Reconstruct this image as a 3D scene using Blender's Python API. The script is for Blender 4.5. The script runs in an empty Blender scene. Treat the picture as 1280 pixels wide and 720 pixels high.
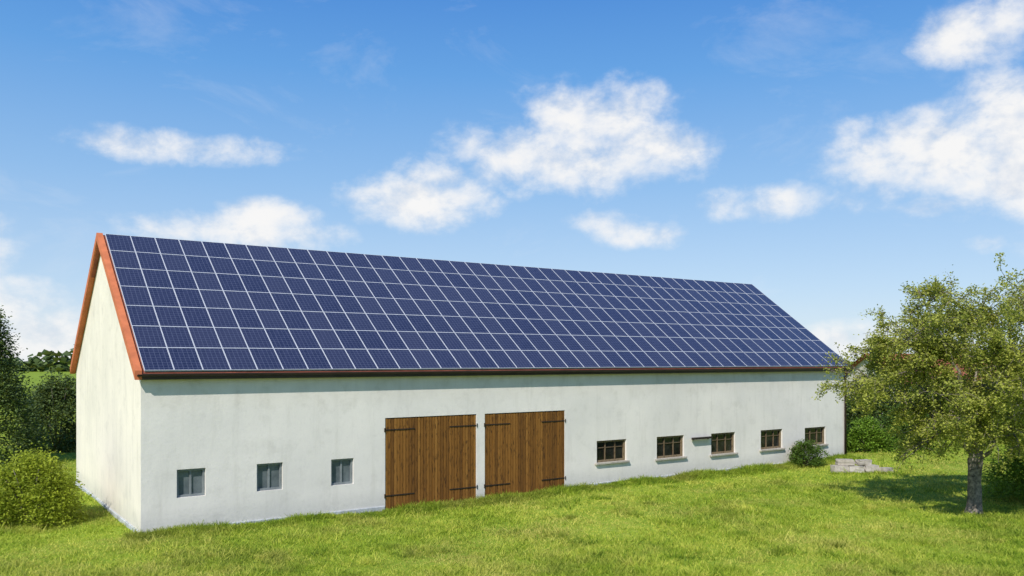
import bpy, bmesh, math, random
import numpy as np
from mathutils import Vector, Matrix
random.seed(7)
rng = np.random.default_rng(7)
S = bpy.context.scene
COL = S.collection
R = math.radians

# ------------------------------------------------------------------ mesh builder
class MB:
    def __init__(s): s.v = []; s.f = []; s.a = []
    def poly(s, pts, val=.5):
        b = len(s.v); s.v += [tuple(p) for p in pts]; s.f.append(tuple(range(b, b + len(pts)))); s.a.append(val)
    def box(s, x0, x1, y0, y1, z0, z1, val=.5):
        b = len(s.v)
        s.v += [(x0,y0,z0),(x1,y0,z0),(x1,y1,z0),(x0,y1,z0),(x0,y0,z1),(x1,y0,z1),(x1,y1,z1),(x0,y1,z1)]
        for q in ((0,3,2,1),(4,5,6,7),(0,1,5,4),(1,2,6,5),(2,3,7,6),(3,0,4,7)):
            s.f.append(tuple(b+i for i in q)); s.a.append(val)
    def tube(s, pts, rad, n=6, val=.5, rough=0):
        pts = [Vector(p) for p in pts]
        if not hasattr(rad, '__len__'): rad = [rad]*len(pts)
        rings = []; u = None
        for i, p in enumerate(pts):
            d = (pts[min(i+1, len(pts)-1)] - pts[max(i-1, 0)]).normalized()
            if u is None:
                u = d.cross(Vector((.3, .9, .2)))
                if u.length < .1: u = d.cross(Vector((1, 0, 0)))
            u = (u - d*u.dot(d)).normalized(); w = d.cross(u)
            b = len(s.v)
            for k in range(n):
                a = 2*math.pi*k/n
                rr = rad[i]*(1+rough*(math.sin(3*a+i*.7)*.6+random.uniform(-.5, .5)))
                s.v.append(tuple(p + (u*math.cos(a) + w*math.sin(a))*rr))
            rings.append(b)
        for i in range(len(rings)-1):
            for k in range(n):
                s.f.append((rings[i]+k, rings[i]+(k+1)%n, rings[i+1]+(k+1)%n, rings[i+1]+k)); s.a.append(val)
        s.f.append(tuple(rings[0]+k for k in range(n))[::-1]); s.a.append(val)
        s.f.append(tuple(rings[-1]+k for k in range(n))); s.a.append(val)
    def build(s, name, mat, parent=None, smooth=False, bevel=0):
        me = bpy.data.meshes.new(name); me.from_pydata(s.v, [], s.f); me.update()
        at = me.attributes.new('v', 'FLOAT', 'FACE'); at.data.foreach_set('value', s.a)
        if smooth: me.polygons.foreach_set('use_smooth', [True]*len(s.f))
        me.materials.append(mat)
        o = bpy.data.objects.new(name, me); COL.objects.link(o)
        if parent: o.parent = parent
        if bevel:
            m = o.modifiers.new('bevel', 'BEVEL'); m.width = bevel; m.segments = 2; m.limit_method = 'ANGLE'
        return o

def quads_obj(name, V, vals, mat, parent=None):
    n = len(V)
    me = bpy.data.meshes.new(name)
    me.vertices.add(4*n); me.vertices.foreach_set('co', np.ascontiguousarray(V, dtype=np.float32).ravel())
    me.loops.add(4*n); me.loops.foreach_set('vertex_index', np.arange(4*n, dtype=np.int32))
    me.polygons.add(n); me.polygons.foreach_set('loop_start', np.arange(0, 4*n, 4, dtype=np.int32))
    me.update(calc_edges=True)
    at = me.attributes.new('v', 'FLOAT', 'FACE'); at.data.foreach_set('value', np.asarray(vals, dtype=np.float32))
    me.materials.append(mat)
    o = bpy.data.objects.new(name, me); COL.objects.link(o)
    if parent: o.parent = parent
    return o

def empty(name, loc=(0,0,0), rot=(0,0,0)):
    o = bpy.data.objects.new(name, None); COL.objects.link(o); o.location = loc; o.rotation_euler = rot
    o.empty_display_size = .2
    return o
def tag(o, label=None, cat=None, group=None, kind=None):
    if label: o['label'] = label
    if cat: o['category'] = cat
    if group: o['group'] = group
    if kind: o['kind'] = kind
    return o

# ------------------------------------------------------------------ materials
def new_mat(name, rough=.8, spec=.3):
    m = bpy.data.materials.new(name); m.use_nodes = True
    nt = m.node_tree; b = nt.nodes['Principled BSDF']
    b.inputs['Roughness'].default_value = rough
    b.inputs['Specular IOR Level'].default_value = spec
    return m, nt, b
def lk(nt, a, b): nt.links.new(a, b)
def coord(nt, scale=(1,1,1), which='Object'):
    t = nt.nodes.new('ShaderNodeTexCoord'); mp = nt.nodes.new('ShaderNodeMapping')
    mp.inputs['Scale'].default_value = scale
    lk(nt, t.outputs[which], mp.inputs['Vector']); return mp.outputs['Vector']
def noise(nt, vec, scale, detail=6, rough=.6, dist=0):
    n = nt.nodes.new('ShaderNodeTexNoise'); n.inputs['Scale'].default_value = scale
    n.inputs['Detail'].default_value = detail; n.inputs['Roughness'].default_value = rough; n.inputs['Distortion'].default_value = dist
    lk(nt, vec, n.inputs['Vector']); return n.outputs['Fac']
def ramp(nt, fac, stops):
    r = nt.nodes.new('ShaderNodeValToRGB'); e = r.color_ramp.elements
    while len(e) < len(stops): e.new(.5)
    for i, (p, c) in enumerate(stops):
        e[i].position = p; e[i].color = (c if len(c) == 4 else (*c, 1)) if hasattr(c, '__len__') else (c, c, c, 1)
    lk(nt, fac, r.inputs['Fac']); return r.outputs['Color']
def sock(nt, s, v):
    if hasattr(v, 'is_output'): lk(nt, v, s)
    else: s.default_value = (*v, 1) if hasattr(v, '__len__') and len(v) == 3 and s.type == 'RGBA' else v
def mix(nt, fac, a, b, mode='MIX'):
    m = nt.nodes.new('ShaderNodeMix'); m.data_type = 'RGBA'; m.blend_type = mode
    sock(nt, m.inputs[0], fac); sock(nt, m.inputs[6], a); sock(nt, m.inputs[7], b); return m.outputs[2]
def mth(nt, op, a, b=None, c=None, clamp=False):
    m = nt.nodes.new('ShaderNodeMath'); m.operation = op; m.use_clamp = clamp
    for i, v in enumerate((a, b, c)):
        if v is not None: sock(nt, m.inputs[i], v)
    return m.outputs[0]
def attr(nt, name='v'):
    a = nt.nodes.new('ShaderNodeAttribute'); a.attribute_name = name; return a.outputs['Fac']
def bump(nt, b, h, strength=.3, dist=.02):
    n = nt.nodes.new('ShaderNodeBump'); n.inputs['Strength'].default_value = strength; n.inputs['Distance'].default_value = dist
    lk(nt, h, n.inputs['Height']); lk(nt, n.outputs['Normal'], b.inputs['Normal'])

def m_plain(name, col, rough=.7, var=.25, scale=6, spec=.3, metal=0):
    m, nt, b = new_mat(name, rough, spec); b.inputs['Metallic'].default_value = metal
    f = noise(nt, coord(nt), scale)
    c0 = tuple(x*(1-var) for x in col); c1 = tuple(min(1, x*(1+var)) for x in col)
    lk(nt, ramp(nt, f, [(.3, c0), (.7, c1)]), b.inputs['Base Color']); bump(nt, b, f, .2, .01)
    return m

def m_plaster(name, col):
    m, nt, b = new_mat(name, .9, .15)
    v = coord(nt)
    big = noise(nt, v, .45, 5); st = noise(nt, coord(nt, (1.6, 1.6, .18)), 2.2, 6, .65); fine = noise(nt, v, 9, 8, .7)
    patchy = noise(nt, v, 1.7, 7, .65)
    c = mix(nt, ramp(nt, big, [(.35, 0), (.7, 1)]), col, tuple(x*k for x, k in zip(col, (.86, .87, .88))))
    c = mix(nt, mth(nt, 'MULTIPLY', ramp(nt, st, [(.52, 0), (.8, 1)]), .36), c, (.47, .45, .40))
    c = mix(nt, mth(nt, 'MULTIPLY', ramp(nt, patchy, [(.53, 0), (.70, 1)]), .32), c, (.49, .47, .43))
    c = mix(nt, mth(nt, 'MULTIPLY', ramp(nt, fine, [(.56, 0), (.8, 1)]), .28), c, (.43, .41, .37))
    sp = nt.nodes.new('ShaderNodeSeparateXYZ'); lk(nt, v, sp.inputs[0])
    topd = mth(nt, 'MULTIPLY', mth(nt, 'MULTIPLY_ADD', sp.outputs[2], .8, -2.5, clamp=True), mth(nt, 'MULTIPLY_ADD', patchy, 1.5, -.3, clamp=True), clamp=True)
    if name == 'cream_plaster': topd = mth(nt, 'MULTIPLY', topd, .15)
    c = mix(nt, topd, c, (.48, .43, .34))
    low = mth(nt, 'MULTIPLY_ADD', sp.outputs[2], -1.3, .9, clamp=True)
    c = mix(nt, mth(nt, 'MULTIPLY', low, mth(nt, 'MULTIPLY_ADD', fine, 1.2, .05), clamp=True), c, (.42, .43, .41))
    lk(nt, c, b.inputs['Base Color']); bump(nt, b, fine, .35, .02)
    return m

def m_wood(name, cols):
    m, nt, b = new_mat(name, .75, .25)
    g = noise(nt, coord(nt, (9, 9, .8)), 3, 8, .7); k = noise(nt, coord(nt, (16, 16, 3.2)), 1.7, 4, .6)
    c = ramp(nt, mth(nt, 'ADD', mth(nt, 'MULTIPLY', g, .55), mth(nt, 'MULTIPLY', attr(nt), .45)), [(.2, cols[0]), (.5, cols[1]), (.8, cols[2])])
    c = mix(nt, ramp(nt, k, [(.54, 0), (.66, .85)]), c, (.045, .020, .007))
    lk(nt, c, b.inputs['Base Color']); bump(nt, b, g, .3, .01)
    return m

def m_leaf(name, dark, light, trans=.35):
    m, nt, b = new_mat(name, .6, .25)
    a = attr(nt); n = noise(nt, coord(nt), 1.3, 3)
    f = mth(nt, 'ADD', mth(nt, 'MULTIPLY', a, .7), mth(nt, 'MULTIPLY', n, .35))
    c = ramp(nt, f, [(.15, dark), (.85, light)])
    lk(nt, c, b.inputs['Base Color'])
    t = nt.nodes.new('ShaderNodeBsdfTranslucent'); lk(nt, mix(nt, .5, c, (.38, .43, .06)), t.inputs['Color'])
    ms = nt.nodes.new('ShaderNodeMixShader'); ms.inputs[0].default_value = trans
    lk(nt, b.outputs[0], ms.inputs[1]); lk(nt, t.outputs[0], ms.inputs[2])
    lk(nt, ms.outputs[0], nt.nodes['Material Output'].inputs['Surface'])
    return m

def m_grass():
    m, nt, b = new_mat('grass_blade', .6, .25)
    a = attr(nt); v = coord(nt)
    n = noise(nt, v, .35, 6, .65); n2 = noise(nt, v, 1.6, 5, .6)
    f = mth(nt, 'ADD', mth(nt, 'MULTIPLY', a, .8), mth(nt, 'MULTIPLY_ADD', n2, .9, -.30))
    c = ramp(nt, f, [(.1, (.10, .19, .012)), (.48, (.33, .45, .035)), (.9, (.64, .65, .11))])
    c = mix(nt, ramp(nt, n, [(.46, 0), (.64, .8)]), c, mix(nt, a, (.24, .27, .035), (.70, .62, .18)))
    lk(nt, c, b.inputs['Base Color'])
    t = nt.nodes.new('ShaderNodeBsdfTranslucent'); lk(nt, mix(nt, .5, c, (.38, .44, .06)), t.inputs['Color'])
    ms = nt.nodes.new('ShaderNodeMixShader'); ms.inputs[0].default_value = .38
    lk(nt, b.outputs[0], ms.inputs[1]); lk(nt, t.outputs[0], ms.inputs[2])
    lk(nt, ms.outputs[0], nt.nodes['Material Output'].inputs['Surface'])
    return m

M = {}
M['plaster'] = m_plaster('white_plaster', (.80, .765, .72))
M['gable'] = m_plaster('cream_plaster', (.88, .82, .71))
M['plinth'] = m_plain('grey_plinth', (.42, .45, .47), .9, .3, 5)
M['door'] = m_wood('ochre_boards', [(.115, .050, .011), (.225, .100, .019), (.315, .152, .034)])
M['frame_wood'] = m_wood('weathered_frame', [(.12, .085, .05), (.20, .15, .09), (.28, .22, .14)])
M['frame_grey'] = m_plain('grey_frame_paint', (.20, .225, .235), .6, .2)
M['sill'] = m_plain('concrete_sill', (.40, .37, .32), .9, .25, 8)
M['iron'] = m_plain('black_iron', (.026, .019, .015), .6, .3, 20)
M['gutter'] = m_plain('brown_gutter', (.035, .022, .018), .5, .3, 3, .4)
M['verge'] = m_plain('orange_verge', (.56, .17, .07), .75, .2, 3)
M['dark_verge'] = m_plain('dark_verge', (.06, .045, .045), .7, .2, 3)
M['tile'] = m_plain('red_roof_tile', (.28, .085, .05), .85, .3, 4)
M['alu'] = m_plain('panel_aluminium', (.54, .57, .62), .5, .08, 4, .4)
M['bark'] = m_plain('grey_bark', (.19, .165, .135), .95, .75, 11)
M['house'] = m_plain('house_plaster', (.55, .52, .45), .9, .1, 2)
def m_stone():
    m, nt, b = new_mat('rough_grey_stone', .95, .1)
    v = coord(nt, which='Object'); f = noise(nt, v, 6, 8, .7); oi = nt.nodes.new('ShaderNodeObjectInfo')
    c = ramp(nt, f, [(.3, (.24, .22, .19)), (.5, (.44, .415, .37)), (.75, (.58, .555, .50))])
    c = mix(nt, mth(nt, 'MULTIPLY', oi.outputs['Random'], .45), c, (.33, .285, .235))
    lk(nt, c, b.inputs['Base Color']); bump(nt, b, f, .7, .035); return m
M['stone'] = m_stone()

def m_glass(name, c0, c1):
    m, nt, b = new_mat(name, .12, .5)
    lk(nt, ramp(nt, noise(nt, coord(nt), 2.5, 4), [(.35, c0), (.7, c1)]), b.inputs['Base Color']); return m
M['dark_glass'] = m_glass('dark_glass', (.008, .008, .008), (.03, .03, .027))
M['pale_glass'] = m_glass('bluish_reflection_glass', (.08, .10, .115), (.17, .20, .22))  # paler panes: a bluish reflection painted into the glass colour

RZ = 8.32; EY = -.17; EZr = 4.17; L, W = 30.0, 11.0; EZ = 4.2
ymid = W/2
sl_a = math.atan2(RZ-EZr, ymid-EY); SLEN = math.hypot(RZ-EZr, ymid-EY)
XP0, XP1 = .05, 30.22
PW, PH = (XP1-XP0)/42, (SLEN-.03)/7
def m_cells():
    m, nt, b = new_mat('solar_cells', .22, .5)
    b.inputs['IOR'].default_value = 1.62
    sp = nt.nodes.new('ShaderNodeSeparateXYZ'); lk(nt, coord(nt), sp.inputs[0])
    def line(s, n, size, w):
        fr = mth(nt, 'FRACT', mth(nt, 'MULTIPLY', s, n/size))
        return mth(nt, 'GREATER_THAN', mth(nt, 'ABSOLUTE', mth(nt, 'SUBTRACT', fr, .5)), .5-w)
    g = mth(nt, 'MAXIMUM', line(sp.outputs[0], 6, PW, .04), line(sp.outputs[1], 9, PH, .04))
    oi = nt.nodes.new('ShaderNodeObjectInfo')
    cell = ramp(nt, noise(nt, coord(nt, (1, 1, 1)), 9, 2), [(.3, (.015, .018, .045)), (.7, (.029, .033, .070))])
    c = mix(nt, mth(nt, 'MULTIPLY', oi.outputs['Random'], .65), cell, (.038, .041, .074))
    c = mix(nt, mth(nt, 'MULTIPLY', g, .6), c, (.14, .16, .23))
    lk(nt, c, b.inputs['Base Color'])
    du = noise(nt, coord(nt, (1, 1, 1)), 2.2, 5)
    lk(nt, mth(nt, 'MULTIPLY_ADD', du, .25, .12), b.inputs['Roughness'])
    return m
M['cells'] = m_cells()

M['apple_leaf'] = m_leaf('apple_leaf', (.14, .18, .022), (.58, .60, .12), .45)
M['bush_leaf'] = m_leaf('bush_leaf', (.13, .19, .012), (.42, .49, .04), .4)
M['conifer_leaf'] = m_leaf('conifer_leaf', (.025, .050, .016), (.13, .19, .055), .25)
M['dark_leaf'] = m_leaf('dark_leaf', (.022, .044, .013), (.10, .15, .035), .25)
M['mid_leaf'] = m_leaf('mid_leaf', (.03, .07, .010), (.12, .21, .03), .3)
M['bright_leaf'] = m_leaf('bright_leaf', (.08, .16, .012), (.24, .40, .04), .4)
M['grass'] = m_grass()

def m_ground():
    m, nt, b = new_mat('meadow_soil', .95, .1)
    v = coord(nt); a = noise(nt, v, .25, 6); f = noise(nt, v, 5, 8, .7)
    c = ramp(nt, mth(nt, 'ADD', mth(nt, 'MULTIPLY', a, .5), mth(nt, 'MULTIPLY', f, .5)), [(.3, (.12, .20, .015)), (.55, (.24, .33, .034)), (.75, (.38, .39, .085))])
    lk(nt, c, b.inputs['Base Color']); bump(nt, b, f, .5, .05); return m
M['ground'] = m_ground()

# ------------------------------------------------------------------ camera
F = 1055.0; H = 4.5; HY = 450.0
cam = bpy.data.cameras.new('camera'); co = bpy.data.objects.new('camera', cam); COL.objects.link(co)
co.location = (0, 0, H); co.rotation_euler = (R(90), 0, 0)
cam.sensor_width = 36; cam.lens = 36*F/1280; cam.shift_y = (HY-360)/1280; cam.clip_end = 5000; cam.clip_start = .1
S.camera = co

# ------------------------------------------------------------------ world
sv = Vector((-.38, -.92, 0)).normalized(); EL = R(44)
sun_vec = Vector((sv.x*math.cos(EL), sv.y*math.cos(EL), math.sin(EL)))
w = bpy.data.worlds.new('World'); S.world = w; w.use_nodes = True
nt = w.node_tree; nt.nodes.clear()
out = nt.nodes.new('ShaderNodeOutputWorld')
sky = nt.nodes.new('ShaderNodeTexSky'); sky.sky_type = 'NISHITA'; sky.sun_disc = False
sky.sun_elevation = EL; sky.sun_rotation = math.atan2(sv.x, sv.y); sky.air_density = 1.0; sky.dust_density = .2; sky.ozone_density = 3
bg = nt.nodes.new('ShaderNodeBackground'); bg.inputs['Strength'].default_value = .12
lk(nt, sky.outputs[0], bg.inputs['Color'])
tc = nt.nodes.new('ShaderNodeTexCoord'); G = tc.outputs['Generated']
sp = nt.nodes.new('ShaderNodeSeparateXYZ'); lk(nt, G, sp.inputs[0])
az = mth(nt, 'ARCTAN2', sp.outputs[0], sp.outputs[1]); el = mth(nt, 'ARCSINE', sp.outputs[2])
# clear-air colour by elevation, laid over the physical sky
bgc = nt.nodes.new('ShaderNodeBackground'); bgc.inputs['Strength'].default_value = 1.0
lk(nt, ramp(nt, mth(nt, 'MULTIPLY', el, 1.6, clamp=True), [(0, (.66, .77, .88)), (.13, (.50, .68, .90)), (.32, (.29, .53, .87)), (.52, (.125, .38, .82)), (.68, (.06, .265, .74)), (1, (.03, .15, .55))]), bgc.inputs['Color'])
msk = nt.nodes.new('ShaderNodeMixShader'); msk.inputs[0].default_value = .8
lk(nt, bg.outputs[0], msk.inputs[1]); lk(nt, bgc.outputs[0], msk.inputs[2])
cb = nt.nodes.new('ShaderNodeCombineXYZ'); lk(nt, az, cb.inputs[0]); lk(nt, el, cb.inputs[1]); AE = cb.outputs[0]
def vm(op, *a):
    n = nt.nodes.new('ShaderNodeVectorMath'); n.operation = op
    for i, v in enumerate(a): sock(nt, n.inputs[i], v)
    return n
scl = vm('MULTIPLY', AE, (1, 1.35, 1)).outputs[0]
n1 = noise(nt, scl, 15, 12, .60, .12)
n2 = noise(nt, vm('ADD', scl, (.010, -.024, 0)).outputs[0], 15, 7, .52, .12)
nf = noise(nt, vm('MULTIPLY', AE, (1, 2.2, 1)).outputs[0], 4.2, 9, .66, .6)
blobs = [(705,195,125,36,1),(745,150,80,38,1),(650,200,60,28,.9),(815,180,60,26,.85),(525,250,78,28,1),(545,220,40,22,.85),(470,246,38,15,.75),
 (300,290,112,20,1),(335,274,56,19,.95),(240,291,48,13,.85),(225,184,105,14,.6),(170,176,45,10,.5),(1200,190,150,48,1.2),(1262,160,90,60,1.25),(1105,212,66,24,.9),
 (1245,225,90,32,1.15),(1275,195,70,60,1.2),(1150,195,80,34,1),(1205,42,60,30,.75),(1268,22,55,36,.85),(800,293,44,15,.9),(980,252,80,16,.7),(1172,254,40,11,.7),(60,412,95,24,.85),(15,385,60,28,.8),
 (20,440,90,22,.8),(30,355,26,10,.5),(1072,425,55,18,.8),(1236,303,18,9,.5),(776,277,40,9,.35),(-120,300,120,50,1),(1420,260,140,60,1),(1500,60,150,70,1),(-200,90,130,60,1),(640,-260,220,70,.9)]
mx = None
for px, py, rx, ry, am in blobs:
    u = (px-640)/F; v = (HY-py)/F; k = math.sqrt(1+u*u)
    a0 = math.atan(u); e0 = math.atan(v/k); ra = rx/F/(1+u*u)*1.24; re = ry/F/k*1.3
    q = vm('MULTIPLY_ADD', AE, (1/ra, 1/re, 0), (-a0/ra, -e0/re, 0)).outputs[0]
    d = vm('DOT_PRODUCT', q, q).outputs['Value']
    f = mth(nt, 'MULTIPLY_ADD', d, -am, am)
    mx = f if mx is None else mth(nt, 'SMOOTH_MAX', mx, f, .1)
mx = mth(nt, 'MAXIMUM', mx, -1.5)
den = mth(nt, 'ADD', mx, mth(nt, 'MULTIPLY_ADD', n1, 3.8, -2.02))
mr = nt.nodes.new('ShaderNodeMapRange'); mr.interpolation_type = 'SMOOTHSTEP'
mr.inputs[1].default_value = -.6; mr.inputs[2].default_value = 1.3; lk(nt, den, mr.inputs[0])
wisp = mth(nt, 'MULTIPLY', ramp(nt, nf, [(.54, 0), (.84, 1)]), .26)
cover = mth(nt, 'MAXIMUM', mth(nt, 'MULTIPLY', mr.outputs[0], .97), wisp)
sh = mth(nt, 'MULTIPLY_ADD', mth(nt, 'SUBTRACT', n1, n2), 2.3, .68, clamp=True)  # sunlit and shaded cloud relief painted in from the offset noise
ccol = ramp(nt, sh, [(.1, (.68, .75, .86)), (.75, (1, .99, .98))])
bg2 = nt.nodes.new('ShaderNodeBackground'); bg2.inputs['Strength'].default_value = .95
lk(nt, ccol, bg2.inputs['Color'])
ms = nt.nodes.new('ShaderNodeMixShader'); lk(nt, cover, ms.inputs[0]); lk(nt, msk.outputs[0], ms.inputs[1]); lk(nt, bg2.outputs[0], ms.inputs[2])
lk(nt, ms.outputs[0], out.inputs['Surface'])
sl = bpy.data.lights.new('sun', 'SUN'); sl.energy = 4.9; sl.angle = R(.53); sl.color = (1, .94, .84)
so = bpy.data.objects.new('sun', sl); COL.objects.link(so); so.rotation_euler = sun_vec.to_track_quat('Z', 'Y').to_euler(); so.location = (0, -10, 30)
S.view_settings.view_transform = 'Standard'; S.view_settings.look = 'None'; S.view_settings.exposure = 0

# ------------------------------------------------------------------ ground
def gz(x, y):
    near = np.exp(-((y-30)/30.0)**2)
    return (.045*np.sin(.35*x+.21*y) + .03*np.sin(.8*y-.33*x+1) + .02*np.sin(1.3*x+.9*y))*near - .02
xs = np.concatenate([np.linspace(-1500, -45, 12), np.linspace(-42, 42, 140), np.linspace(45, 1500, 12)])
ys = np.concatenate([np.linspace(-200, 8, 8), np.linspace(9, 70, 110), np.linspace(75, 2500, 24)])
gx, gy = np.meshgrid(xs, ys); gzz = gz(gx, gy)
me = bpy.data.meshes.new('ground'); nx, ny = len(xs), len(ys)
me.from_pydata(np.stack([gx, gy, gzz], -1).reshape(-1, 3).tolist(), [], [(j*nx+i, j*nx+i+1, (j+1)*nx+i+1, (j+1)*nx+i) for j in range(ny-1) for i in range(nx-1)])
me.polygons.foreach_set('use_smooth', [True]*len(me.polygons)); me.materials.append(M['ground'])
ground = bpy.data.objects.new('ground', me); COL.objects.link(ground)
tag(ground, 'green meadow around the barn', 'ground', kind='structure')

# ------------------------------------------------------------------ barn
TH = math.atan(1513/F); PHI = math.pi/2-TH
D = Vector((math.sin(TH), math.cos(TH), 0)); NN = Vector((-D.y, D.x, 0))
C = Vector((-9.407, 21.39, 0))
def s_of(px): r = (px-640)/F; return (r*C.y - C.x)/(D.x - r*D.y)
def z_of(px, py): return H-(py-HY)/F*(C.y+D.y*s_of(px))
barn = empty('barn', C, (0, 0, PHI))
tag(barn, 'long white plastered barn with brown board doors and a steep roof', 'barn')
holes = []
doors = [(s_of(481.5), s_of(595.5)), (s_of(606), s_of(706))]
DZ = 2.76
for a, b in doors: holes.append((a, b, -.6, DZ))
wr = []
for x0, x1, y0, y1 in ((746,783,550,577),(821,855,545,572),(889,919,541,567),(951,978,537,561),(1006,1032,534,556)):
    pm = (x0+x1)/2
    wr.append((s_of(x0), s_of(x1), z_of(pm, y1), z_of(pm, y0), 'dark'))
for x0, x1, y0, y1 in ((221,257,586,621),(321,353.5,579,613),(414,442,573.5,606)):
    pm = (x0+x1)/2
    wr.append((s_of(x0), s_of(x1), z_of(pm, y1), z_of(pm, y0), 'pale'))
for a in wr: holes.append(a[:4])
xs_ = sorted(set([0, L] + [h[0] for h in holes] + [h[1] for h in holes]))
zs_ = sorted(set([-.6, EZ+.05] + [h[2] for h in holes] + [h[3] for h in holes]))
mb = MB()
for i in range(len(xs_)-1):
    for j in range(len(zs_)-1):
        xm = (xs_[i]+xs_[i+1])/2; zm = (zs_[j]+zs_[j+1])/2
        if any(h[0] < xm < h[1] and h[2] < zm < h[3] for h in holes): continue
        mb.poly([(xs_[i],0,zs_[j]),(xs_[i+1],0,zs_[j]),(xs_[i+1],0,zs_[j+1]),(xs_[i],0,zs_[j+1])])
for x0, x1, z0, z1 in holes:
    d = .22
    mb.poly([(x0,0,z0),(x0,0,z1),(x0,d,z1),(x0,d,z0)]); mb.poly([(x1,0,z1),(x1,0,z0),(x1,d,z0),(x1,d,z1)])
    mb.poly([(x0,0,z1),(x1,0,z1),(x1,d,z1),(x0,d,z1)]); mb.poly([(x0,0,z0),(x0,d,z0),(x1,d,z0),(x1,0,z0)])
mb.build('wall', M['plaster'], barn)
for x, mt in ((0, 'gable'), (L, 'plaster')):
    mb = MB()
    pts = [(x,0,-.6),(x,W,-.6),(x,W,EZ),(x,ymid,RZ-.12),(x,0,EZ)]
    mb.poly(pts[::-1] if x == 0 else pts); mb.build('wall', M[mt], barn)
mb = MB(); mb.poly([(L,W,-.6),(0,W,-.6),(0,W,EZ),(L,W,EZ)]); mb.build('wall', M['plaster'], barn)
# plinth along the foot of the walls, left out at the doors
for q in ((-.04, doors[0][0]-.02, -.04, .05), (doors[1][1]+.02, L+.02, -.04, .05), (-.04, .05, .052, W)):
    mb = MB(); mb.box(*q, -.6, .13); mb.build('plinth', M['plinth'], barn, bevel=.02)
# roof
XA, XB = -.13, L+.27
mb = MB(); t = .14
prof = [(EY, EZr), (ymid, RZ), (W-EY, EZr), (W-EY, EZr-t), (ymid, RZ-t*1.25), (EY, EZr-t)]
for i in range(6):
    (y0, z0), (y1, z1) = prof[i], prof[(i+1) % 6]
    mb.poly([(XA,y0,z0),(XB,y0,z0),(XB,y1,z1),(XA,y1,z1)])
mb.poly([(XA, *p) for p in (prof[0],prof[1],prof[4],prof[5])]); mb.poly([(XA, *p) for p in (prof[1],prof[2],prof[3],prof[4])])
mb.poly([(XB, *p) for p in (prof[0],prof[1],prof[4],prof[5])][::-1]); mb.poly([(XB, *p) for p in (prof[1],prof[2],prof[3],prof[4])][::-1])
roof = mb.build('roof', M['tile'], barn)
for x0, x1, hi, mt in ((XA-.05, XA+.12, .075, 'verge'), (XB-.02, XB+.03, .05, 'dark_verge')):
    for sgn in (0, 1):
        mb = MB()
        f = (lambda y: y) if sgn == 0 else (lambda y: W-y)
        q = [(f(EY-.02), EZr-.17), (f(ymid), RZ-.17), (f(ymid), RZ+hi), (f(EY-.02), EZr+hi-.01)]
        mb.poly([(x0, *p) for p in q]); mb.poly([(x1, *p) for p in q][::-1])
        for i in range(4):
            a, b = q[i], q[(i+1) % 4]; mb.poly([(x0,*a),(x1,*a),(x1,*b),(x0,*b)])
        mb.build('verge_board', M[mt], roof)
mb = MB(); mb.tube([(XA+.14, ymid+.08, RZ-.03), (XB-.03, ymid+.08, RZ-.03)], .06, 8); mb.build('ridge_cap', M['dark_verge'], roof)
mb = MB(); n = 10
for k in range(n):
    a0 = math.pi*k/n; a1 = math.pi*(k+1)/n; cy, cz, r = EY-.075, EZr-.03, .058
    mb.poly([(XA, cy-math.cos(a0)*r, cz-math.sin(a0)*r), (XB, cy-math.cos(a0)*r, cz-math.sin(a0)*r), (XB, cy-math.cos(a1)*r, cz-math.sin(a1)*r), (XA, cy-math.cos(a1)*r, cz-math.sin(a1)*r)])
mb.build('gutter', M['gutter'], roof, smooth=True)
mb = MB(); mb.box(XA, XB, EY-.017, EY-.004, EZr-.17, EZr-.015); mb.build('eave_board', M['gutter'], roof)
mb = MB(); mb.tube([(L+.02, EY-.075, EZr-.1), (L-.05, EY-.06, EZr-.2), (L-.06, -.07, EZr-.42), (L-.06, -.07, .05)], .05, 8)
mb.build('downpipe', M['gutter'], roof, smooth=True)
# doors
for a, b in doors:
    mb = MB(); nb = 32; bw = (b-a)/nb
    for k in range(nb):
        v = random.random(); gap = .018 if k != nb//2 else .03
        mb.box(a+k*bw+gap/2, a+(k+1)*bw-.009, .015+random.uniform(0, .01), .06, .03+random.uniform(-.02, .02), DZ-.012-random.uniform(0, .01), v)
    mb.box(a+.01, b-.01, .07, .1, 0, DZ-.02, 0)
    dr = mb.build('barn_door', M['door'], barn)
    for z in (.42, DZ-.36):
        for side in (0, 1):
            h = MB(); ln = 1.0
            if side == 0: h.box(a-.06, a+ln, .003, .014, z-.016, z+.016); cx = a-.02
            else: h.box(b-ln, b+.06, .003, .014, z-.016, z+.016); cx = b+.02
            h.tube([(cx, -.012, z-.06), (cx, -.012, z+.06)], .016, 8)
            for q in (.2, .5, .8):
                xx = (a+ln*q) if side == 0 else (b-ln*q)
                h.box(xx-.01, xx+.01, -.004, .003, z-.01, z+.01)
            h.build('strap_hinge', M['iron'], dr)
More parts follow.
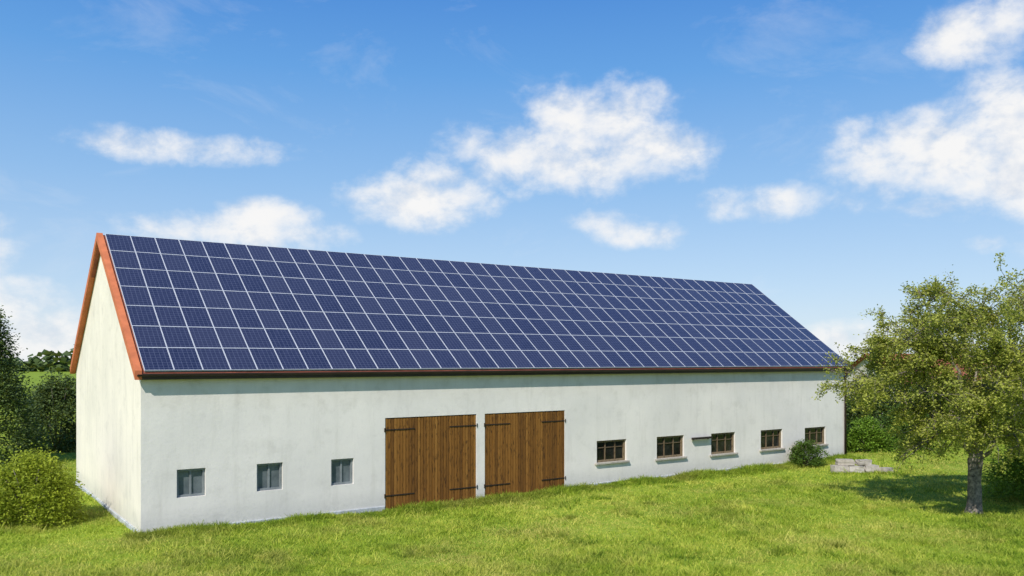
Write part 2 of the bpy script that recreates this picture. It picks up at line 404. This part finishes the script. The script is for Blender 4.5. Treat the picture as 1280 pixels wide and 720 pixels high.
# windows
for x0, x1, z0, z1, kind in wr:
    dk = kind == 'dark'
    fm = M['frame_wood'] if dk else M['frame_grey']
    mb = MB(); fw = .075 if dk else .06; yA, yB = .07, .14
    mb.box(x0+.004, x0+fw, yA, yB, z0+.004, z1-.004, .4); mb.box(x1-fw, x1-.004, yA, yB, z0+.004, z1-.004, .6)
    mb.box(x0+fw, x1-fw, yA, yB, z0+.004, z0+fw, .7); mb.box(x0+fw, x1-fw, yA, yB, z1-fw, z1-.004, .3)
    win = mb.build('window', fm, barn)
    g = MB(); wi = x1-x0
    nbar = 2 if dk else 1
    for k in range(1, nbar+1):
        xx = x0+wi*k/(nbar+1); bwid = .02 if dk else .024
        g.box(xx-bwid, xx+bwid, yA+.02, yB-.012, z0+fw, z1-fw, .1)
    if dk:
        zz = z0+(z1-z0)*.66
        for k in range(nbar+1):
            xa = x0+wi*k/(nbar+1)+(.022 if k else fw); xb = x0+wi*(k+1)/(nbar+1)-(.022 if k < nbar else fw)
            g.box(xa, xb, yA+.026, yB-.018, zz-.011, zz+.011, .1)
    g.build('muntin', fm, win)
    p = MB(); p.poly([(x0+.01, .128, z0+.01), (x1-.01, .128, z0+.01), (x1-.01, .128, z1-.01), (x0+.01, .128, z1-.01)])
    p.build('pane', M['dark_glass'] if dk else M['pale_glass'], win)
    if dk:
        q = MB(); q.box(x0-.09, x1+.09, -.09, .068, z0-.07, z0+.002); q.build('sill', M['sill'], win, bevel=.012)
# short iron bracket on the wall
bx0, bx1 = s_of(863), s_of(887); bz = z_of(875, 547.5)
mb = MB(); mb.box(bx0, bx1, -.16, -.06, bz-.035, bz+.045); mb.box(bx0+.1, bx0+.16, -.06, 0.0, bz-.06, bz+.0); mb.box(bx1-.16, bx1-.1, -.06, 0.0, bz-.06, bz+.0)
mb.build('wall_bracket', M['iron'], barn)

# ------------------------------------------------------------------ solar panels, each one a thing
def make_panel():
    root = empty('solar_panel')
    w_, h_ = PW-.005, PH-.006; fwid = .0125; top = .045
    m1 = MB(); m1.poly([(fwid, fwid, top-.004), (w_-fwid, fwid, top-.004), (w_-fwid, h_-fwid, top-.004), (fwid, h_-fwid, top-.004)])
    m1.build('cell_sheet', M['cells'], root)
    m2 = MB()
    m2.box(0, fwid, 0, h_, 0, top); m2.box(w_-fwid, w_, 0, h_, 0, top); m2.box(fwid, w_-fwid, 0, fwid, 0, top); m2.box(fwid, w_-fwid, h_-fwid, h_, 0, top)
    m2.build('frame', M['alu'], root)
    return root
rot = Matrix.Rotation(PHI, 3, 'Z')
def ordn(n):
    return 'first' if n == 1 else 'second' if n == 2 else 'third' if n == 3 else '%d%s' % (n, 'st' if n == 21 else 'th')
rows = ['bottom row', 'second row from eave', 'third row from eave', 'middle row', 'third row from ridge', 'second row from ridge', 'top row']
proto = make_panel()
kids = list(proto.children)
for r in range(7):
    for c in range(42):
        if r == 0 and c == 0: o = proto
        else:
            o = proto.copy(); COL.objects.link(o)
            for k in kids:
                d = k.copy(); COL.objects.link(d); d.parent = o
        dist = .02 + r*PH
        ly = EY + dist*math.cos(sl_a) - .03*math.sin(sl_a); lz = EZr + dist*math.sin(sl_a) + .03*math.cos(sl_a)
        p = C + rot @ Vector((XP0 + c*PW, ly, lz))
        o.location = p; o.rotation_euler = (sl_a + R(random.uniform(-.18, .18)), R(random.uniform(-.15, .15)), PHI)
        end, k = ('left', c+1) if c < 21 else ('right', 42-c)
        tag(o, 'blue barn roof solar panel, %s from %s end, %s' % (ordn(k), end, rows[r]), 'solar panel', 'solar panels covering the barn roof')

# ------------------------------------------------------------------ vegetation
def unit(n):
    v = rng.normal(size=(n, 3)); return v/np.linalg.norm(v, axis=1, keepdims=True)
def leaves(P, size, aspect=.55, up=.5):
    n = len(P); nrm = unit(n); nrm[:, 2] = np.abs(nrm[:, 2])+up; nrm /= np.linalg.norm(nrm, axis=1, keepdims=True)
    a = np.cross(nrm, unit(n)); a /= np.linalg.norm(a, axis=1, keepdims=True)
    b = np.cross(nrm, a); s = (size*rng.uniform(.7, 1.3, n))[:, None]
    return np.stack([P-a*s*.5, P+b*s*.5*aspect, P+a*s*.5+nrm*s*-.1, P-b*s*.5*aspect], 1)

def make_tree(name, base, radii, centre, nl, ntarget, nt_, leafn, leafs, mat, seed, label, cat, trunk_r=.2, fork=1.6, group=None, lean=(0,0), droop=.25):
    global rng
    rng = np.random.default_rng(seed); rd = random.Random(seed)
    root = empty(name, base); tag(root, label, cat, group)
    mb = MB(); P = []
    ctr = Vector(centre); rx, ry, rz = radii
    fk = Vector((lean[0], lean[1], fork))
    nseg = 12; tp = []; tr = []
    for i in range(nseg+1):
        t = i/nseg
        tp.append((lean[0]*t+.035*math.sin(t*7), lean[1]*t+.02*math.sin(t*5+1), -.2+(fork+.45)*t))
        tr.append(trunk_r*(1.0+.75*math.exp(-t*9)+.12*math.exp(-((t-.85)/.12)**2)-.08*t))
    mb.tube(tp, tr, 18, rough=.12)
    nodes = []
    def path(p0, p1, sag, n, wob):
        pts = []
        for i in range(n+1):
            t = i/n
            p = p0.lerp(p1, t); p.z += sag*math.sin(math.pi*t)
            if 0 < i: p += Vector((rd.gauss(0, wob), rd.gauss(0, wob), rd.gauss(0, wob)))
            pts.append(p)
        return pts
    for i in range(nl):                                # the main limbs
        a = 2*math.pi*(i*.618+rd.uniform(-.05, .05)); zz = -.7+1.55*(i+.5)/nl
        rr = math.sqrt(max(.03, 1-min(zz*zz, .97)))*rd.uniform(.6, .78)
        tip = ctr+Vector((math.cos(a)*rr*rx+.35*max(0, zz), math.sin(a)*rr*ry, zz*rz*.8))
        lp = path(fk+Vector((0, 0, rd.uniform(-.15, .15))), tip, .35*rd.uniform(.5, 1.6), 8, .09)
        r0 = trunk_r*rd.uniform(.30, .46)
        mb.tube(lp, [r0*(1-.82*k/8) for k in range(9)], 7)
        nodes += [(p, r0*(1-.82*k/8)) for k, p in enumerate(lp) if k >= 2]
    NP = np.array([list(p) for p, _ in nodes])
    ph = [rd.uniform(0, 6.28) for _ in range(4)]
    n_ = 0
    while n_ < ntarget:                                # branches reaching an evenly spread, lumpy crown
        u = unit(1)[0]
        lump = 1+.11*math.sin(3*math.atan2(u[1], u[0])+ph[0])+.11*math.sin(6*u[2]+ph[1])+.10*math.sin(7*u[0]+5*u[2]+ph[2])
        q = (rd.random()**.5)*lump
        if q < .28: continue
        skirt = math.hypot(u[0], u[1])*q
        tg = ctr+Vector((u[0]*rx*q+.4*max(0, u[2])*q, u[1]*ry*q, u[2]*rz*q))
        hole = math.sin(2.1*tg.x+ph[3])*math.sin(1.9*tg.z+ph[1])*math.sin(1.7*tg.y+ph[2])
        if hole > .42: continue                        # openings where the sky shows
        if skirt < .40 and tg.z < fork+.75: continue
        if tg.z < 1.1+.8*max(0, .75-skirt): continue
        n_ += 1
        dd = np.linalg.norm(NP-np.array(tg)[None], axis=1)+np.maximum(0, NP[:, 2]-tg.z-.4)*.6
        st, r0 = nodes[int(np.argmin(dd))]
        out = Vector((u[0], u[1], u[2]*.6))
        sp_ = path(st.copy(), tg, .12+.1*(tg-st).length*(.5-droop), 4, .035)
        mb.tube(sp_, [min(r0*.7, .030)*(1-.8*k/4)+.004 for k in range(5)], 5)
        dens = rd.choice((.4, .7, 1.0, 1.2, 1.5)); tone = rd.random()
        for k in range(nt_):
            t2 = .3+.7*(k+rd.random())/nt_; id2 = min(3, int(t2*4)); s2 = sp_[id2].lerp(sp_[id2+1], t2*4-id2)
            d2 = (out*.6+Vector((rd.gauss(0, .6), rd.gauss(0, .6), rd.gauss(.05, .5)))).normalized(); l2 = rd.uniform(.25, .65)
            e2 = s2+d2*l2-Vector((0, 0, droop*l2))
            mb.tube([s2, s2.lerp(e2, .5)+Vector((0, 0, .03)), e2], [.008, .006, .004], 3)
            m_ = int(leafn*dens*rd.uniform(.4, 1.5))
            if m_ < 1: continue
            tt = rng.uniform(.1, 1.1, m_)[:, None]
            pts = np.array(s2)[None]*(1-tt)+np.array(e2)[None]*tt+rng.normal(0, .07, (m_, 3))
            P.append(np.concatenate([pts, np.full((m_, 1), tone*.6+rd.random()*.4)], 1))
    mb.build('trunk', M['bark'], root, smooth=True)
    P = np.concatenate(P); V = leaves(P[:, :3], leafs, .6, .3)
    quads_obj('crown', V, np.clip(P[:, 3]*.6+rng.uniform(0, .45, len(P)), 0, 1), mat, root)
    return root

make_tree('fruit_tree', (13.67, 25.0, float(gz(13.67, 25.0))), (3.75, 3.3, 3.05), (.02, 0, 4.1), 13, 400, 8, 42, .078, M['apple_leaf'], 15,
          'gnarled fruit tree with olive green leaves on the lawn right of the barn', 'tree', .19, 1.65, lean=(.1, .05))

def make_bush(name, base, radii, nclump, per, leafs, mat, seed, label, cat='bush', group=None, stems=8, cone=False):
    global rng
    rng = np.random.default_rng(seed); rd = random.Random(seed)
    root = empty(name, base); tag(root, label, cat, group)
    rx, ry, h = radii; P = []; mb = MB()
    for i in range(nclump):
        if cone:
            t = rd.random()**.8; a = rd.uniform(0, 6.283); rr = (1-t**1.5)*.95+.06; q = rd.uniform(.72, 1.05)*(1+.1*math.sin(4*a+5*t))
            c = np.array((math.cos(a)*rr*rx*q, math.sin(a)*rr*ry*q, t*h))
        else:
            u = unit(1)[0]; u[2] = abs(u[2]); q = rd.uniform(.55, 1.0)*(.9+.2*math.sin(3*math.atan2(u[1], u[0])+seed))
            c = np.array((u[0]*rx*q, u[1]*ry*q, u[2]*h*rd.uniform(.75, 1.02)*.92+.06))
        s = .11*max(rx, h*.4)
        pts = c+rng.normal(0, s, (per, 3))*np.array((1, 1, .8)); pts[:, 2] = np.abs(pts[:, 2])
        P.append(np.concatenate([pts, np.full((per, 1), rd.random())], 1))
    for i in range(stems):
        a = 6.283*i/stems+rd.uniform(-.3, .3); q = rd.uniform(.3, .7) if not cone else .05
        mb.tube([(math.cos(a)*.05, math.sin(a)*.05, -.1), (math.cos(a)*rx*q*.5, math.sin(a)*ry*q*.5, h*.45), (math.cos(a)*rx*q, math.sin(a)*ry*q, h*.8)], [.03+.01*h, .02, .008], 5)
    mb.build('stem', M['bark'], root, smooth=True)
    P = np.concatenate(P); V = leaves(P[:, :3], leafs)
    quads_obj('foliage', V, np.clip(P[:, 3]*.55+rng.uniform(0, .45, len(P)), 0, 1), mat, root)
    return root

make_bush('bush', (-13.45, 23.6, 0), (1.55, 1.4, 1.9), 340, 60, .085, M['bush_leaf'], 3, 'rounded yellow-green bush left of the cream gable wall')
make_bush('conifer', (-22.5, 36, 0), (2.1, 1.9, 6.4), 520, 60, .13, M['conifer_leaf'], 5, 'tall dark evergreen conifer at the left edge behind the yellow-green bush', 'conifer', stems=1, cone=True)
make_bush('shrub', (-22.6, 42, 0), (2.3, 1.8, 3.9), 260, 60, .15, M['conifer_leaf'], 25, 'dark leafy shrub between the conifer and the gable of the barn', 'shrub')
make_bush('bush', (12.55, 36.0, 0), (.85, .7, 1.1), 130, 50, .075, M['mid_leaf'], 8, 'small dark green bush growing against the barn wall under the last window')
make_bush('bush', (17.2, 41.0, 0), (1.3, 1.2, 1.7), 150, 60, .12, M['bright_leaf'], 9, 'bright green bush behind the stone blocks beyond the barn corner')
make_bush('bush', (19.8, 42.5, 0), (1.8, 1.5, 2.3), 200, 60, .13, M['mid_leaf'], 10, 'mid green bush in the background behind the fruit tree trunk')
make_bush('bush', (17.0, 27.2, 0), (1.7, 1.3, 2.1), 280, 60, .09, M['bright_leaf'], 12, 'bright green leafy bush at the right edge behind the fruit tree')
for i, (x, y, r_, h_, sd, lb) in enumerate([(20.6, 48, 2.3, 4.05, 21, 'dark leafy shrub behind the barn corner, nearest the red-roofed house'), (25.0, 50, 3.0, 4.0, 22, 'dark leafy shrub in the background left of the tallest shrub'),
                          (31.0, 52, 3.4, 4.6, 23, 'tallest dark leafy shrub in the background at the right edge')]):
    make_bush('shrub', (x, y, 0), (r_, r_*.8, h_), 260, 60, .17, M['dark_leaf'], sd, lb, 'shrub', None)

# ------------------------------------------------------------------ background house
hb = empty('house', (34.6, 66, 0), (0, 0, R(12)))
tag(hb, 'distant house with a red tiled roof behind the barn corner and fruit tree', 'house')
mb = MB(); hw, hd, he, hr = 7.5, 4.0, 3.0, 5.0
for a, b in (((-hw, -hd), (hw, -hd)), ((hw, -hd), (hw, hd)), ((hw, hd), (-hw, hd)), ((-hw, hd), (-hw, -hd))):
    mb.poly([(*a, -.3), (*b, -.3), (*b, he), (*a, he)])
for x in (-hw, hw): mb.poly([(x, -hd, he), (x, hd, he), (x, 0, hr-.05)])
mb.build('wall', M['house'], hb)
mb = MB()
for s in (-1, 1):
    mb.poly([(-hw-.4, s*(hd+.4), he-.2), (hw+.4, s*(hd+.4), he-.2), (hw+.4, 0, hr), (-hw-.4, 0, hr)])
    mb.poly([(-hw-.4, s*(hd+.4), he-.32), (hw+.4, s*(hd+.4), he-.32), (hw+.4, 0, hr-.14), (-hw-.4, 0, hr-.14)])
hrf = mb.build('roof', M['tile'], hb)
for x in (-3.5, 0, 3.5):
    mb = MB(); mb.box(x-.5, x+.5, -hd-.03, -hd+.05, 1.0, 2.3); wn = mb.build('window', M['dark_glass'], hb)

# ------------------------------------------------------------------ far wood on the horizon
rng = np.random.default_rng(31)
n = 9000
xx = rng.uniform(-420, 420, n); hh = 5+2.5*np.sin(xx*.03)+1.8*np.sin(xx*.11+1)+1.2*np.sin(xx*.37)
P = np.stack([xx, 330+rng.uniform(-8, 8, n), rng.uniform(0, 1, n)*np.clip(hh, 2, 12)], 1)
fw_ = quads_obj('far_wood', leaves(P, 3.2, .9), rng.random(n), M['conifer_leaf'])
tag(fw_, 'low line of distant woodland along the horizon', 'wood', kind='stuff')

# ------------------------------------------------------------------ stone blocks beside the barn corner
blk = [(13.3, 34.3, 0, .60, .46, .31, 3, 'leftmost grey stone block in the bottom course of the low stack'),
       (13.93, 34.24, 0, .58, .46, .29, -7, 'middle grey stone block in the bottom course of the low stack'),
       (14.55, 34.34, 0, .58, .46, .32, 8, 'rightmost grey stone block in the bottom course of the low stack'),
       (13.55, 34.36, .318, .66, .36, .23, -5, 'left grey stone block in the upper course of the low stack'),
       (14.3, 34.34, .324, .56, .34, .21, 11, 'right grey stone block in the upper course of the low stack'),
       (15.12, 34.1, 0, .44, .36, .24, 28, 'small grey stone block lying loose right of the low stack')]
for i, (x, y, z, a, b, c, rz, lb) in enumerate(blk):
    bm = bmesh.new(); bmesh.ops.create_cube(bm, size=1); rr = random.Random(i)
    bmesh.ops.subdivide_edges(bm, edges=list(bm.edges), cuts=2, use_grid_fill=True)
    for v in bm.verts:
        corner = (abs(v.co.x) > .4)+(abs(v.co.y) > .4)+(abs(v.co.z) > .4)
        sc = 1-.02*max(0, corner-1)
        v.co = Vector((v.co.x*a*sc+rr.uniform(-.02, .02), v.co.y*b*sc+rr.uniform(-.02, .02), (v.co.z*sc+.5)*c+rr.uniform(-.006, .010)))
    me = bpy.data.meshes.new('stone_block'); bm.to_mesh(me); bm.free(); me.materials.append(M['stone'])
    o = bpy.data.objects.new('stone_block', me); COL.objects.link(o); o.location = (x, y, z+float(gz(14, 34))); o.rotation_euler = (0, 0, R(rz))
    tag(o, lb, 'stone block', 'stone blocks stacked near the barn corner')

# ------------------------------------------------------------------ grass
rng = np.random.default_rng(99)
def field(x, y):
    p = .25*np.sin(.9*x+.5*y+.8*np.sin(.7*y))+.25*np.sin(.55*y-.7*x+2)+.2*np.sin(2.1*x-1.3*y+np.sin(1.1*x))+.15*np.sin(3.7*y+2.9*x)
    return np.clip(.5+p+.12*np.sin(5.3*x+1.7*y)+.1*np.sin(6.1*y-4.2*x), 0, 1)
n = 210000
a, b = 16.0, 75.0; u = rng.random(n); p = -.6
y = (a**p+u*(b**p-a**p))**(1/p)
x = rng.uniform(-1, 1, n)*(.66*y+2.5)
patch = field(x, y); p2 = field(x*.37+5, y*.37+9)
hgt = (.03+.045*(1-patch))*rng.uniform(.5, 1.7, n)
tuft = (rng.random(n) < .05) & (p2 > .45); hgt[tuft] *= 2.3
val = .22+.27*patch+.38*p2+rng.uniform(-.27, .27, n); val[tuft] -= .08
# uneven clumps of longer grass
nc = 330; cy_ = 16.5+rng.random(nc)**1.6*34; cx_ = rng.uniform(-1, 1, nc)*(.64*cy_+1); cr = rng.uniform(.12, .6, nc); ch = rng.uniform(.06, .17, nc); cv = rng.uniform(.05, .8, nc)
ci = np.repeat(np.arange(nc), 60); qn = rng.normal(0, 1, (len(ci), 2))*cr[ci][:, None]*.6
xc = cx_[ci]+qn[:, 0]; yc = cy_[ci]+qn[:, 1]; hc = ch[ci]*rng.uniform(.5, 1.2, len(ci)); vc = cv[ci]+rng.uniform(-.15, .15, len(ci))
m_ = 26000                                             # longer grass at the wall foot, coloured darker to imitate shadow there
s = rng.uniform(-.3, L+.3, m_); d = -np.abs(rng.normal(0, .35, m_))-.05
x2 = C.x+D.x*s+NN.x*d; y2 = C.y+D.y*s+NN.y*d
x = np.concatenate([x, xc, x2]); y = np.concatenate([y, yc, y2])
hgt = np.concatenate([hgt, hc, rng.uniform(.06, .26, m_)*np.exp(d*.8)*(.5+.7*field(x2*2, y2*2))]); val = np.concatenate([val, vc, rng.uniform(.0, .45, m_)])
# longer grass around the stones
k = 220; x = np.concatenate([x, rng.uniform(12.8, 15.4, k)]); y = np.concatenate([y, rng.normal(33.85, .08, k)]); hgt = np.concatenate([hgt, rng.uniform(.05, .13, k)]); val = np.concatenate([val, rng.uniform(.1, .5, k)])
ls = (x-C.x)*D.x+(y-C.y)*D.y; lt = (x-C.x)*NN.x+(y-C.y)*NN.y
ok = ~((ls > -.05) & (ls < L+.05) & (lt > -.03) & (lt < W+.05))
x, y, hgt, val = x[ok], y[ok], hgt[ok], val[ok]
k = 3
x = np.repeat(x, k)+rng.normal(0, .04, len(x)*k); y = np.repeat(y, k)+rng.normal(0, .04, len(y)*k)
hgt = np.repeat(hgt, k)*rng.uniform(.7, 1.3, len(x)); val = np.clip(np.repeat(val, k)+rng.uniform(-.18, .18, len(x)), 0, 1)
nq = len(x); a = rng.uniform(0, 2*math.pi, nq); wd = (.004+.00035*y)*rng.uniform(.7, 1.5, nq)
base = np.stack([x, y, gz(x, y)-.01], 1); side = np.stack([np.cos(a), np.sin(a), np.zeros(nq)], 1)*wd[:, None]
ln = rng.normal(0, .7, (nq, 2))*hgt[:, None]
tip = base+np.stack([ln[:, 0], ln[:, 1], hgt], 1)
V = np.stack([base-side, base+side, tip+side*.15, tip-side*.15], 1)
g = quads_obj('grass', V, val, M['grass'])
tag(g, 'rough mown green grass covering the meadow in front of the barn', 'grass', kind='stuff')
